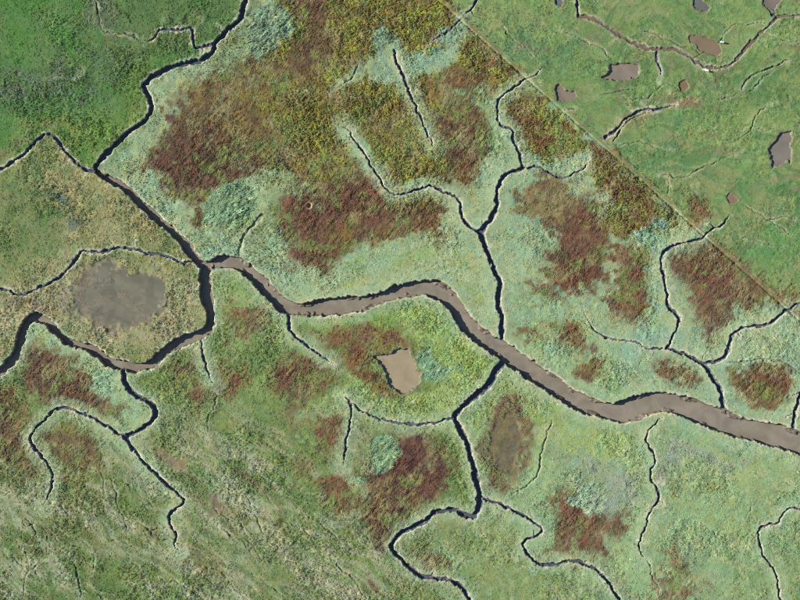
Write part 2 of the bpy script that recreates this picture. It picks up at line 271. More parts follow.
veg(Q(2,"480,465 530,430 545,440 500,470"), (140,172,150), MB, 2, 6)
veg(pts("668,255 700,240 718,243 735,256 770,285 798,290 830,300 830,318 800,318 770,300 748,310 735,308 716,325 706,344 697,342 702,322 690,300"), (122,82,66), (116,92,62), 4, 10, 4, 'brown_scrub', 'red brown scrub wedge crossing the fence line at right', 'scrub')
veg(Q(2,"585,390 605,395 610,440 600,465 580,450"), (128,92,66), (122,104,66), 3, 6, 4, 'brown_scrub', 'narrow brown scrub strip just beyond the fence line', 'scrub')
veg(Q(2,"560,205 580,195 590,215 570,220"), (128,88,62), (120,120,66), 2, 5)
veg(pts("580,325 640,330 690,330 735,360 800,345 830,345 830,375 790,372 735,380 700,350 660,375 600,365"), MB, MI, 10, 16)
veg(pts("640,235 665,225 690,245 668,262 660,300 664,330 648,330 648,290 652,262"), (140,170,126), MB, 4, 9)
veg(pts("500,290 600,330 640,395 612,402 560,376 500,338"), (146,172,116), MI, 8, 12)
veg(pts("400,245 440,236 470,262 480,300 470,310 445,276 390,284 330,294 300,296 350,262"), (146,166,108), MP, 8, 12)
# NE pasture shades
veg(Z(3,0,"85,490 150,420 230,385 330,372 360,360 425,370 420,392 330,402 240,418 180,450 140,525 85,525"), (138,112,84), (160,158,122), 2, 5)
veg(Z(3,0,"50,70 130,115 240,165 330,165 420,205 500,238 500,260 420,235 330,190 240,190 130,140 40,85"), (128,128,84), (116,134,80), 4, 8)
veg(Q(2,"250,60 340,100 300,140 230,120 200,70"), (94,128,88), (104,132,80), 12, 12)
veg(Q(2,"300,10 480,60 600,120 560,140 460,110 340,50"), (120,138,84), (112,132,78), 10, 12)
veg(Q(2,"440,280 560,240 640,330 560,380 470,330"), (98,134,86), (106,134,78), 14, 12)
veg(Q(2,"600,330 800,380 820,520 760,560 660,470"), (100,138,78), (112,142,82), 14, 12)
veg(Q(2,"500,120 640,160 800,140 800,200 640,210 560,180"), (112,134,80), (98,128,72), 10, 12)
veg(Q(2,"630,180 700,130 800,120 800,150 690,180"), (88,124,70), (104,132,80), 8, 8)
# south of river, left half
veg(pts("12,355 30,322 44,320 70,345 110,362 125,372 130,392 150,405 155,420 135,432 118,425 100,405 85,385 60,372 30,368"), MI, (150,168,116), 4, 10, 2, 'marsh_grass', 'mint green marsh tongue inside the western creek loop', 'marsh grass')
veg(Q(3,"45,115 100,100 150,135 172,180 235,222 205,242 130,212 70,180"), (116,92,66), (104,76,58), 5, 9, 4, 'brown_scrub', 'brown scrub slope on the mint marsh tongue at left', 'scrub')
veg(Q(3,"-60,170 40,160 60,210 40,230 -60,240"), (112,116,66), (116,92,60), 6, 8)
veg(Q(3,"-60,235 60,222 60,260 70,300 100,330 80,350 40,340 -60,300"), (116,92,68), (120,114,70), 6, 8, 4, 'brown_scrub', 'brown scrub at the left edge below the creek loop', 'scrub')
veg(Q(3,"78,265 130,248 190,270 215,330 200,360 150,372 110,345 90,310"), (116,96,66), (122,118,70), 6, 8, 4, 'brown_scrub', 'brown scrub patch under the arching thin creek', 'scrub')
veg(Q(3,"120,218 180,232 250,280 300,340 350,380 340,400 270,350 215,310 160,250"), (148,160,116), (140,156,106), 4, 8)
veg(pts("210,275 240,272 262,300 285,318 300,340 270,345 240,350 215,335"), (132,152,88), (142,158,104), 5, 8)
veg(Q(3,"465,15 525,25 520,75 470,70"), (124,92,64), (126,120,76), 5, 7, 4, 'brown_scrub', 'small brown patch inside the river head bend', 'scrub')
veg(Q(3,"340,120 395,110 400,160 350,165"), (120,90,66), (120,120,72), 5, 7, 4, 'brown_scrub', 'faint brown patch left of the thin southern ditch', 'scrub')
veg(Q(3,"375,185 412,170 415,205 385,220"), (128,90,70), (122,110,72), 3, 6, 4, 'brown_scrub', 'small reddish patch close to the thin southern ditch', 'scrub')
veg(Q(3,"440,130 485,125 480,170 455,205 440,190"), (126,86,60), (118,104,62), 4, 6, 4, 'brown_scrub', 'reddish brown strip right of the thin southern ditch', 'scrub')
veg(Q(3,"535,150 600,115 660,150 655,190 600,195 550,180"), (118,82,62), (112,90,58), 5, 8, 4, 'brown_scrub', 'brown scrub patch south-west of the central ditch', 'scrub')
veg(Q(3,"555,215 600,200 610,250 580,260"), (118,92,68), (128,124,76), 4, 6)
veg(Q(3,"620,250 685,220 690,295 645,305"), (124,86,66), (116,92,60), 4, 7, 4, 'brown_scrub', 'brown patch left of the ditch by the reed clump', 'scrub')
veg(Q(3,"588,320 620,308 615,375 588,372"), (120,84,64), (118,96,62), 3, 6, 4, 'brown_scrub', 'small narrow brown patch at bottom centre', 'scrub')
veg(Q(3,"630,365 690,335 720,370 745,390 720,425 655,412"), (122,94,62), (116,82,60), 4, 7, 4, 'brown_scrub', 'brown patch below the pale forked strip', 'scrub')
veg(pts("318,332 350,332 372,352 368,362 384,388 400,397 380,400 350,385 330,360"), (120,110,58), (122,92,58), 4, 8, 4, 'brown_scrub', 'brown olive fringe along the west side of the brown pond', 'scrub')
veg(pts("345,325 390,318 412,330 420,345 400,342 384,350 360,345"), (126,116,66), (122,92,66), 4, 7)
veg(pts("395,312 435,300 460,325 500,360 458,415 420,410 400,400 425,392 445,375 430,345 415,338"), (142,164,88), (150,168,104), 5, 9, 1, 'lime_grass', 'lime green grass between the brown pond and the river', 'grass')
veg(pts("300,320 390,304 400,318 350,326 318,330"), (122,148,74), (134,154,88), 4, 8)
veg(pts("345,372 362,385 380,402 420,412 452,420 440,428 400,425 370,415 350,398 330,400 310,412 298,410 325,395 345,390"), (146,168,104), (140,156,92), 3, 8)
veg(pts("362,450 372,475 368,505 352,530 340,500 345,468 400,440 440,445 450,470 430,500 400,520 385,540 372,525"), (122,90,62), (128,112,72), 6, 8)
veg(pts("364,476 396,438 440,442 449,466 434,500 412,520 398,545 380,552 366,528 352,500"), DK, (112,76,58), 4, 10, 4, 'dark_scrub', 'dark purple brown scrub patch right of the bluish reed clump', 'scrub')
veg(pts("366,480 388,478 396,520 380,550 366,530"), (112,82,60), (124,106,70), 5, 7)
veg(Q(3,"690,330 720,345 750,385 735,395 695,360"), (150,170,122), MI, 2, 6)
veg(Q(3,"580,225 640,215 690,195 700,210 640,235 590,245"), (148,162,104), (140,156,110), 3, 6)
veg(Q(3,"420,215 560,200 580,270 620,300 560,330 480,310 430,270"), (124,142,84), (112,132,72), 8, 8)
veg(Q(3,"255,280 330,200 400,220 430,290 370,310 350,380 300,330"), (126,142,86), (116,132,80), 7, 8)
# lower-left pale swathes (south-east trending)
veg(Q(3,"375,300 430,310 520,400 560,460 640,530 720,600 680,600 560,510 470,430 390,350"), (140,152,106), (150,158,116), 7, 9)
veg(Q(3,"360,430 460,470 560,540 660,600 560,610 460,540 370,470"), (136,148,100), (124,136,86), 7, 9)
veg(Q(3,"350,480 440,520 480,560 380,545"), (132,118,82), (128,134,88), 6, 7)
veg(Q(3,"380,395 480,420 500,470 440,470"), (120,124,78), (132,140,92), 6, 7)
veg(Q(3,"0,330 90,330 200,370 330,400 340,500 200,500 100,490 0,450"), (110,124,70), (120,130,78), 14, 12)
veg(Q(3,"100,485 200,490 350,520 360,545 200,520 110,510"), (134,144,100), (122,134,84), 6, 8)
veg(Q(3,"-40,450 90,470 160,520 260,560 340,620 -40,640"), (94,122,60), (108,126,70), 12, 10)
veg(Q(3,"180,340 250,360 300,420 280,460 200,420"), (102,126,64), (116,130,76), 9, 8)
veg(Q(3,"480,330 600,340 720,460 700,560 600,500 520,420"), (118,136,78), (126,140,86), 9, 9)
veg(Q(3,"630,460 690,470 680,540 640,520"), (142,154,106), (130,144,90), 5, 6)
veg(Q(3,"720,560 750,555 765,580 740,600"), (118,100,74), (124,130,80), 4, 5)
# south-east shades
veg(pts("462,425 505,370 530,390 560,410 545,440 520,450 500,400 480,440 490,490 470,460"), (140,160,92), (150,164,108), 6, 9)
veg(pts("480,445 490,410 506,392 526,398 534,430 526,470 507,494 488,492 480,470"), (122,94,70), (116,118,76), 3, 6)
veg(pts("545,430 580,420 640,428 650,440 640,470 600,462 560,470 545,460"), (154,172,110), (146,166,104), 8, 8)
veg(pts("558,490 590,500 626,512 622,532 598,536 606,556 570,562 540,554 556,535 552,508"), (124,86,66), (118,98,68), 4, 8, 4, 'brown_scrub', 'red brown scrub below the round grey reed clump', 'scrub')
veg(pts("540,545 575,540 610,570 640,600 620,602 595,566 560,558"), (126,104,80), (132,140,96), 5, 7)
veg(pts("402,550 425,555 470,578 482,595 430,585 405,565"), (128,108,80), (130,138,92), 5, 7, 4, 'brown_scrub', 'thin brown fringe along the creek at bottom centre', 'scrub')
veg(pts("670,550 690,568 702,590 670,605 660,585"), (124,102,76), (136,150,108), 5, 6, 4, 'brown_scrub', 'sparse brown patch at the bottom right', 'scrub')
veg(pts("672,478 690,476 692,495 678,500"), (130,138,84), (146,158,108), 5, 7)
veg(pts("400,500 470,512 460,560 410,540 395,560"), (130,142,92), (124,136,86), 8, 9)
veg(pts("470,520 520,520 540,560 600,600 480,610 430,590"), (124,142,84), (134,150,96), 9, 9)
veg(pts("690,470 760,460 800,480 800,520 720,540 690,510"), (148,168,116), (142,160,106), 9, 8)
veg(pts("700,420 760,445 800,458 800,470 740,455 690,440"), (150,172,112), MI, 6, 8)
veg(pts("735,540 800,520 830,620 740,620"), (124,150,94), (136,156,104), 10, 9)
veg(Q(4,"310,55 350,58 385,95 345,102 320,80"), (124,84,64), (126,98,68), 3, 6, 4, 'brown_scrub', 'small red brown streak just north of the river', 'scrub')
veg(Q(4,"225,45 300,55 310,80 270,85 240,70"), (124,108,74), (140,156,110), 4, 6)
veg(Q(4,"345,138 400,128 378,165 360,165"), (124,112,66), (118,92,62), 2, 5, 4, 'brown_scrub', 'tiny olive brown patch in mint marsh beside the river', 'scrub')
veg(Q(4,"503,124 545,128 597,158 582,172 520,150"), (124,88,66), (122,98,66), 3, 6, 4, 'brown_scrub', 'small elongated brown patch left of the short right hand creek', 'scrub')
veg(Q(4,"663,145 705,140 755,132 788,160 760,212 712,218 680,195"), (122,84,62), (116,96,60), 2.5, 7, 4, 'brown_scrub', 'rounded brown patch with green centre near the right edge', 'scrub')
veg(Q(4,"705,165 730,160 745,185 725,200 705,190"), (112,130,68), (118,104,62), 5, 5)
veg(Q(4,"440,238 500,225 530,228 480,245"), (128,150,118), (120,140,108), 2, 5)
# reed beds
RE = (130,156,118); RE2 = (146,168,128)
veg(Z(1,1,"10,230 35,185 90,138 150,128 195,155 208,220 185,258 140,320 60,302 10,292"), (122,150,112), (138,162,122), 1.3, 6, 5, 'reed_bed', 'rounded grey green reed bed on brown scrub above the river head', 'reeds')
veg(Z(1,1,"120,290 165,270 185,280 150,330 115,320"), (140,156,82), RE, 4, 5)
veg(Z(1,0,"180,60 230,20 300,25 335,70 330,130 270,190 220,210 190,150"), (124,146,116), (136,154,120), 2.5, 6, 5, 'reed_bed', 'grey green reed bed at the top left of the brown scrub', 'reeds')
veg(Z(1,2,"612,560 640,530 690,525 725,560 732,600") + Z(1,3,"725,70 690,125 640,145 605,100 608,40"), (122,152,116), (136,160,118), 1.6, 6, 5, 'reed_bed', 'bluish green round reed clump beside dark purple brown scrub', 'reeds')
veg(Z(1,2,"560,520 600,490 640,520 605,570") + Z(1,3,"600,120 560,90 540,60"), (126,128,86), (140,148,104), 3, 5)
veg(Z(2,3,"590,215 640,170 720,150 772,180 778,230 740,290 680,285 620,240"), (146,164,132), (162,174,138), 1.8, 5, 5, 'reed_bed', 'pale grey round reed clump in the lower right marsh', 'reeds')
veg(Z(2,2,"45,220 110,205 150,260 205,290 180,335 110,335 70,290"), (118,152,118), (134,162,122), 2, 6, 5, 'reed_bed', 'dark green reed clump on the east bank of the brown pond', 'reeds')

# ------------------------------------------------------------------ ground raster
STEP = 0.75
fx = np.arange(-36, 836 + 1e-6, STEP); fy = np.arange(-36, 636 + 1e-6, STEP)
NO = 22
def outer(n, first, last): 
    r = (last / first) ** (1 / (n - 1)); return first * r ** np.arange(n)
o_ = np.cumsum(outer(NO, 2.0, 2600))
xs = np.concatenate([fx[0] - o_[::-1], fx, fx[-1] + o_]); ys = np.concatenate([fy[0] - o_[::-1], fy, fy[-1] + o_])
NX, NY = len(xs), len(ys)
X, Y = np.meshgrid(xs.astype(np.float32), ys.astype(np.float32))      # photo px
wx = X + (fbm(X, Y, 26, 1) - .5) * 20 + (vn(X, Y, 5, 2) - .5) * 5
wy = Y + (fbm(X, Y, 26, 3) - .5) * 20 + (vn(X, Y, 5, 4) - .5) * 5
jx = X + (vn(X, Y, 5, 5) - .5) * 2.2 + (vn(X, Y, 2.2, 6) - .5) * 1.6      # small bank wobble
jy = Y + (vn(X, Y, 5, 7) - .5) * 2.2 + (vn(X, Y, 2.2, 8) - .5) * 1.6

def window(x0, x1, y0, y1):
    i0, i1 = np.searchsorted(xs, x0), np.searchsorted(xs, x1); k0, k1 = np.searchsorted(ys, y0), np.searchsorted(ys, y1)
    return slice(max(k0 - 1, 0), k1 + 1), slice(max(i0 - 1, 0), i1 + 1)
def poly_sd(poly, gx, gy):
    """signed distance, negative inside"""
    d = np.full(gx.shape, 1e9, np.float32); inside = np.zeros(gx.shape, bool)
    n = len(poly)
    for i in range(n):
        ax, ay = poly[i][:2]; bx, by = poly[(i + 1) % n][:2]
        ex, ey = bx - ax, by - ay; L2 = ex * ex + ey * ey + 1e-9
        t = np.clip(((gx - ax) * ex + (gy - ay) * ey) / L2, 0, 1)
        d = np.minimum(d, (gx - ax - t * ex) ** 2 + (gy - ay - t * ey) ** 2)
        if by != ay:
            c = ((ay > gy) != (by > gy)) & (gx < (bx - ax) * (gy - ay) / (by - ay) + ax)
            inside ^= c
    d = np.sqrt(d); return np.where(inside, -d, d)
def bbox(poly, m):
    a = np.array([p[:2] for p in poly]); return a[:, 0].min() - m, a[:, 0].max() + m, a[:, 1].min() - m, a[:, 1].max() + m

# --- vegetation tones and tuft kinds
Ccol = np.empty((NY, NX, 3), np.float32); Ccol[:] = lin((116,132,84))
kind = np.full((NY, NX), 1, np.int8); owner = np.full((NY, NX), -1, np.int16)
mid = fbm(X, Y, 6, 60, 2)
for i, v in enumerate(V):
    m = 30
    w = window(*bbox(v['poly'], m))
    gx, gy = (wx[w], wy[w]) if v['soft'] > 1.6 else (jx[w], jy[w])
    sd = poly_sd(v['poly'], gx, gy) - (2.5 if v['kind'] == 4 else 0)
    n1 = fbm(X[w], Y[w], v['ns'], 100 + 7 * i, 3)
    # ragged mixing at the edge
    so = v['soft'] * 2.2 if v['kind'] == 4 else v['soft'] * 1.5 if v['soft'] > 1.6 else v['soft']
    a = sst(so, -so, sd + (mid[w] - .5) * so * 2.4)
    mixv = sst(v['mix'][0] + .08, v['mix'][1] - .08, n1)[..., None]
    brownish = v['a'][0] > v['a'][1] * 1.1
    sat, up = (.88, np.array([1.01, 1.0, .92])) if brownish else (1.0, np.array([.99, 1.0, .97]))
    c = lin(mute(v['a'], sat) * up) * (1 - mixv) + lin(mute(v['b'], sat) * up) * mixv
    Ccol[w] = Ccol[w] * (1 - a[..., None]) + c * a[..., None]
    if v['kind'] is not None:
        sel = a > 0.5
        kind[w] = np.where(sel, v['kind'], kind[w]); owner[w] = np.where(sel, i, owner[w])

# --- swathes: lodged grass and old drainage lines trending south-east in the lowland, looser ones in the pasture
names = [v['name'] for v in V]
low_i = names.index('lowland_grass'); pas_i = names.index('grazed_turf'); sal_i = names.index('saltmarsh_turf')
def swath(ang, along, across, seed, warp):
    ca, sa = math.cos(ang), math.sin(ang)
    ux = X + (fbm(X, Y, 60, seed + 5) - .5) * warp; uy = Y + (fbm(X, Y, 60, seed + 6) - .5) * warp
    return fbm((ux * ca + uy * sa) / along, (-ux * sa + uy * ca) / across, 1.0, seed, 3)
sw1 = swath(math.radians(38), 60, 9, 500, 60); sw2 = swath(math.radians(38), 26, 4, 520, 40); sw5 = swath(math.radians(36), 60, 4.5, 530, 50)
lowm = (owner == low_i) * sst(400, 500, Y + X * .12) * (1 - sst(330, 440, X - (Y - 500) * .3))
def blend(c, m):
    global Ccol
    Ccol = Ccol * (1 - m[..., None]) + lin(c) * m[..., None]
blend((156,158,120), lowm * sst(.48, .62, sw1) * .85); blend((122,110,80), lowm * sst(.60, .72, 1 - sw1) * sst(.45, .6, sw2) * .7)
blend((92,118,58), lowm * sst(.54, .66, 1 - sw2) * .6); blend((168,168,132), lowm * sst(.55, .70, sw5) * .45); blend((90,108,62), lowm * sst(.58, .72, 1 - sw5) * .3)
sw3 = swath(math.radians(-18), 55, 7, 540, 110); sw4 = swath(math.radians(20), 30, 5, 560, 120)
pasm = (owner == pas_i) * 1.0
blend((138,144,94), pasm * sst(.52, .66, sw3) * .65); blend((90,124,70), pasm * sst(.54, .66, sw4) * .7); blend((126,120,88), pasm * sst(.66, .78, 1 - sw3) * .6)
salm = (owner == sal_i) * 1.0
blend((160,172,124), salm * sst(.52, .68, sw4) * .5); blend((130,148,112), salm * sst(.55, .7, 1 - sw1) * .5)
mint_i = names.index('marsh_grass')
blend((158,168,112), (owner == mint_i) * sst(.54, .68, sw3) * .6); blend((126,144,104), (owner == mint_i) * sst(.55, .7, 1 - sw4) * .5)
ol_i = [i for i, v in enumerate(V) if v['kind'] in (3, 4)]
scr = np.isin(owner, ol_i) * 1.0
blend((140,132,88), scr * sst(.55, .70, fbm(X, Y, 16, 580)) * .7); blend((120,136,70), scr * sst(.58, .70, fbm(X, Y, 13, 590)) * .65)
blend((104,78,58), scr * sst(.60, .72, fbm(X, Y, 9, 595)) * .5)
grain = sst(.30, .70, fbm(X, Y, 34, 600, 3))              # smooth lawns against tussocky ground
grain = np.where((kind >= 3), .55 + .7 * grain, .25 + 1.05 * grain).astype(np.float32)
belt = np.full((NY, NX), 99., np.float32)
for pl, w0, w1, depth, lab in CREEKS:
    if not lab or depth < .75: continue
    for a_, b_ in zip(pl, pl[1:]):
        (ax, ay), (bx, by) = a_[:2], b_[:2]
        w = window(min(ax, bx) - 22, max(ax, bx) + 22, min(ay, by) - 22, max(ay, by) + 22)
        ex, ey = bx - ax, by - ay; t = np.clip(((X[w] - ax) * ex + (Y[w] - ay) * ey) / (ex * ex + ey * ey + 1e-9), 0, 1)
        belt[w] = np.minimum(belt[w], np.hypot(X[w] - ax - t * ex, Y[w] - ay - t * ey))
w = window(*bbox(RIVER, 30)); belt[w] = np.minimum(belt[w], np.maximum(poly_sd(RIVER, X[w], Y[w]), 0))
bn = fbm(X, Y, 15, 620)
bm_ = sst(14, 5, belt + (bn - .5) * 12) * ((Y > 268) | (X > 330)) * (owner != names.index('straw_meadow')) * (owner != pas_i)
blend((158,176,132), bm_ * .62); grain = grain * (1 - .5 * bm_).astype(np.float32)
# --- relief
H = (fbm(X, Y, 60, 11) - .5) * .25
rough = np.choose(kind, [.17, .34, .28, .55, .27, .45]).astype(np.float32)
far = sst(60, 400, np.maximum(np.maximum(-X, X - 800), np.maximum(-Y, Y - 600)))
bumps = (vn(X, Y, 1.9, 20) - .5) * .8 + (vn(X, Y, 3.4, 23) - .5) * .7 + (vn(X, Y, 7, 21) - .5) * .9
streak = vn(X * .7 + Y * .7, (X * .7 - Y * .7) * .35, 2.4, 22) - .5
veg_h = rough * grain * (bumps + np.where((kind == 4) | (kind == 5), 1.2, .3) * streak) * (1 - far)
carve = np.zeros((NY, NX), np.float32); edge = np.full((NY, NX), 99., np.float32); wet = np.zeros((NY, NX), np.float32)
cid = np.full((NY, NX), -1, np.int16); rimw = np.ones((NY, NX), np.float32)
def carve_in(w, d_in, depth, run, who):
    """d_in: px inside the bank edge (positive inside); the wall falls over 'run' px"""
    f = np.clip(d_in / run, 0, 1); f = f * (2 - f) * .55 + f * .45
    nw = (depth * f > carve[w]); cid[w] = np.where(nw, who, cid[w])
    carve[w] = np.maximum(carve[w], depth * f); rimw[w] = np.where(-d_in < edge[w], np.minimum(1, depth / 1.1), rimw[w])
    edge[w] = np.minimum(edge[w], -d_in)
for ci, (pl, w0, w1, depth, lab) in enumerate(CREEKS):
    n = len(pl)
    L = [0]
    for k in range(n - 1): L.append(L[-1] + math.dist(pl[k][:2], pl[k + 1][:2]))
    for k in range(n - 1):
        ax, ay = pl[k][:2]; bx, by = pl[k + 1][:2]
        wa = w0 + (w1 - w0) * L[k] / L[-1]; wb = w0 + (w1 - w0) * L[k + 1] / L[-1]
        w = window(min(ax, bx) - 14, max(ax, bx) + 14, min(ay, by) - 14, max(ay, by) + 14)
        ex, ey = bx - ax, by - ay; L2 = ex * ex + ey * ey + 1e-9
        t = np.clip(((jx[w] - ax) * ex + (jy[w] - ay) * ey) / L2, 0, 1)
        d = np.sqrt((jx[w] - ax - t * ex) ** 2 + (jy[w] - ay - t * ey) ** 2)
        ww = wa + (wb - wa) * t
        dpt = depth; ww = ww * (.70 + .44 * vn(X[w], Y[w], 12, 61) if max(w0, w1) < 5 else .78 + .44 * vn(X[w], Y[w], 12, 61))
        sl = L[k] + (L[k + 1] - L[k]) * t                  # distance along the channel
        if w1 <= 2.8: ww = ww * sst(-6, 22, L[-1] - sl)
        if w0 <= 2.4: ww = ww * sst(-4, 9, sl)
        if depth < .75: ww = ww * (.75 + .6 * vn(X[w], Y[w], 7, 55 + ci)); dpt = depth * (.6 + .8 * vn(X[w], Y[w], 10, 155 + ci))
        carve_in(w, ww / 2 - d, dpt, np.clip(ww * .32, .4, 1.3), ci)
w = window(*bbox(RIVER, 30)); sd = poly_sd(RIVER, jx[w], jy[w]); carve_in(w, -sd, 2.95, 1.6, 2000)
for pi, (pl, lev, tone, lab) in enumerate(POOLS):
    w = window(*bbox(pl, 20)); sd = poly_sd(pl, jx[w] + (wx[w] - X[w]) * .4, jy[w] + (wy[w] - Y[w]) * .4); carve_in(w, -sd, lev + .35, 1.6, 3000 + pi)
pan_m = np.zeros((NY, NX), np.float32)
for pl, drop, ca, cb in PANS:
    w = window(*bbox(pl, 20)); sd = poly_sd(pl, wx[w], wy[w])
    a = sst(5, -5, sd + (mid[w] - .5) * 14 + (fbm(X[w], Y[w], 14, 910) - .5) * 14)
    mv = sst(.3, .7, fbm(X[w], Y[w], 12, 900))[..., None]
    c = lin(ca) * (1 - mv) + lin(cb) * mv
    Ccol[w] = Ccol[w] * (1 - a[..., None]) + c * a[..., None]
    if drop > .1: 
        pan_m[w] = np.maximum(pan_m[w], a); H[w] -= drop * a * (.75 + .5 * fbm(X[w], Y[w], 10, 920))
# sandy pit in the red brown scrub
PIT = (309.2, 205.6)
w = window(PIT[0] - 12, PIT[0] + 12, PIT[1] - 12, PIT[1] + 12)
dp = np.hypot(X[w] - PIT[0], (Y[w] - PIT[1]) * .85)
carve[w] = np.maximum(carve[w], 1.4 * sst(2.9, 1.0, dp)); am = sst(3.6, 2.6, dp)[..., None]
Ccol[w] = Ccol[w] * (1 - am) + lin((176,144,110)) * am
# the straight fence path
PA, PB = (386.0, -48.7), (845.0, 357.4)
pex, pey = PB[0] - PA[0], PB[1] - PA[1]; pl_ = math.hypot(pex, pey); pux, puy = pex / pl_, pey / pl_
dpath = (X - PA[0]) * puy - (Y - PA[1]) * pux           # + on the NE side
# little ditch on the SW side of the path
pd_m = np.exp(-((dpath + 2.6) / .9) ** 2) * sst(.12, .4, vn(X, Y, 24, 71)) * sst(8., 2., -edge * 0 + np.abs(dpath))
on_path = sst(2.0, 1.2, np.abs(dpath)) * (1 - far)
veg_h *= (1 - on_path); H += -.55 * pd_m * (1 - far)
bed = sst(.1, .35, carve)
veg_h *= (1 - bed) * (1 - .8 * pan_m)
levee = sst(9, 0, edge) * (1 - bed) * .16
bedn = (vn(X, Y, 3, 30) - .5) * .16 + (vn(X, Y, 1.6, 31) - .5) * .10
shelf = np.where(cid == 2000, sst(.5, 2.0, -edge) * sst(6.5, 2.5, -edge) * sst(.42, .75, fbm(X, Y, 11, 32)) * 1.25, 0)
slump = bed * sst(.62, .8, vn(X, Y, 4.2, 33)) * sst(3.0, .6, -edge) * np.minimum(carve, 1.0) * .7
HT = H + veg_h + levee - carve + bedn * bed + shelf + slump
# --- bank and bed tones
for pl, lev, tone, lab in POOLS:
    w = window(*bbox(pl, 8)); rimw[w] *= np.where(poly_sd(pl, X[w], Y[w]) < 7, .15, 1)
rim = rimw * sst(3.6, .4, edge) * (1 - bed) * sst(.30, .62, fbm(X, Y, 7, 40, 2)) * np.where(edge < 60, 1, 0)
Ccol = Ccol * (1 - .7 * rim[..., None]) + lin((206,202,166)) * .7 * rim[..., None]
small = np.array([1 if (c[3] < .6 and not c[4]) else 0 for c in CREEKS] + [0]); smallm = (small[np.clip(cid, -1, len(CREEKS))] > 0) & (cid >= 0) & (cid < 2000)
sod = Ccol * np.array([.80, .72, .68])              # grassed-over runnels keep the sward's tone, earthier
mud = lin((128,114,98)); mudw = lin((104,92,78)); mudc = lin((92,92,96)); BROWN = [1, 2] + [i for i, c in enumerate(CREEKS) if c[4] and 'brown stream' in c[4]]
mv = vn(X, Y, 4, 41)[..., None]
isriv = (carve > .12)
Ccol = np.where(isriv[..., None] & (np.hypot(X - PIT[0], Y - PIT[1]) > 6)[..., None], np.where((cid < 2000)[..., None] & ~np.isin(cid, BROWN)[..., None], mudc * (.8 + .4 * mv), mud * mv + mudw * (1 - mv)), Ccol)
Ccol = np.where((isriv & smallm)[..., None], sod, Ccol)
pth = (on_path * sst(.45, .65, fbm(X, Y, 9, 42)) * .4)[..., None]
Ccol = Ccol * (1 - pth) + lin((150,138,100)) * pth
# fine tonal variation of the sward
kq = np.choose(kind, [.6, .85, .6, .9, .75, .9]).astype(np.float32)
val = 1 + kq * (.45 + .65 * grain) * ((vn(X, Y, 1.3, 50) - .5) * .45 + (vn(X, Y, 2.6, 54) - .5) * .4 + (vn(X, Y, 6, 51) - .5) * .3) + streak * np.where((kind == 4) | (kind == 5), .35, .12)
hue = (vn(X, Y, 4.5, 52) - .5) * .22 + (vn(X, Y, 14, 53) - .5) * .12
Ccol = Ccol * np.where(isriv, 1 + (val - 1) * .2, val)[..., None]
Ccol[..., 0] *= 1 + np.where(isriv, 0, hue); Ccol[..., 2] *= 1 - np.where(isriv, 0, hue) * .6
ring = np.zeros((NY, NX), np.float32)
for pl, lev, tone, lab in POOLS:
    w = window(*bbox(pl, 20)); sd = poly_sd(pl, wx[w] * .5 + X[w] * .5, wy[w] * .5 + Y[w] * .5)
    ring[w] = np.maximum(ring[w], sst(4.5, .5, sd) * sst(.35, .6, vn(X[w], Y[w], 6, 700)))
ring *= ~isriv
Ccol = Ccol * (1 - .55 * ring[..., None]) + lin((106,100,72)) * .55 * ring[..., None]
# beyond the frame: plain meadow
farc = lin((118,134,88)); Ccol = Ccol * (1 - far[..., None]) + farc * far[..., None]
GRD = np.where(isriv, 1., .93)[..., None]
ALB = (Ccol * K_ALB * GRD).astype(np.float32)
wet = np.maximum(bed, pan_m * .5)

def ground_z(px, py):
    i = np.clip(np.searchsorted(xs, px) - 1, 0, NX - 2); k = np.clip(np.searchsorted(ys, py) - 1, 0, NY - 2)
    tx = (px - xs[i]) / (xs[i + 1] - xs[i]); ty = (py - ys[k]) / (ys[k + 1] - ys[k])
    return (HT[k, i] * (1 - tx) + HT[k, i + 1] * tx) * (1 - ty) + (HT[k + 1, i] * (1 - tx) + HT[k + 1, i + 1] * tx) * ty

def grid_mesh(name):
    me = bpy.data.meshes.new(name)
    nv = NX * NY
    co = np.empty((NY, NX, 3), np.float32); co[..., 0] = WX(X); co[..., 1] = WY(Y); co[..., 2] = HT
    me.vertices.add(nv); me.vertices.foreach_set('co', co.ravel())
    idx = np.arange(nv, dtype=np.int32).reshape(NY, NX)
    q = np.stack([idx[1:, :-1], idx[1:, 1:], idx[:-1, 1:], idx[:-1, :-1]], -1).reshape(-1, 4)
    nf = len(q)
    me.loops.add(nf * 4); me.loops.foreach_set('vertex_index', q.ravel())
    me.polygons.add(nf); me.polygons.foreach_set('loop_start', np.arange(0, nf * 4, 4, dtype=np.int32))
    me.update()
    a = me.attributes.new('tone', 'FLOAT_COLOR', 'POINT')
    c = np.ones((nv, 4), np.float32); c[:, :3] = ALB.reshape(-1, 3); a.data.foreach_set('color', c.ravel())
    a = me.attributes.new('wet', 'FLOAT', 'POINT'); a.data.foreach_set('value', wet.astype(np.float32).ravel())
    return me

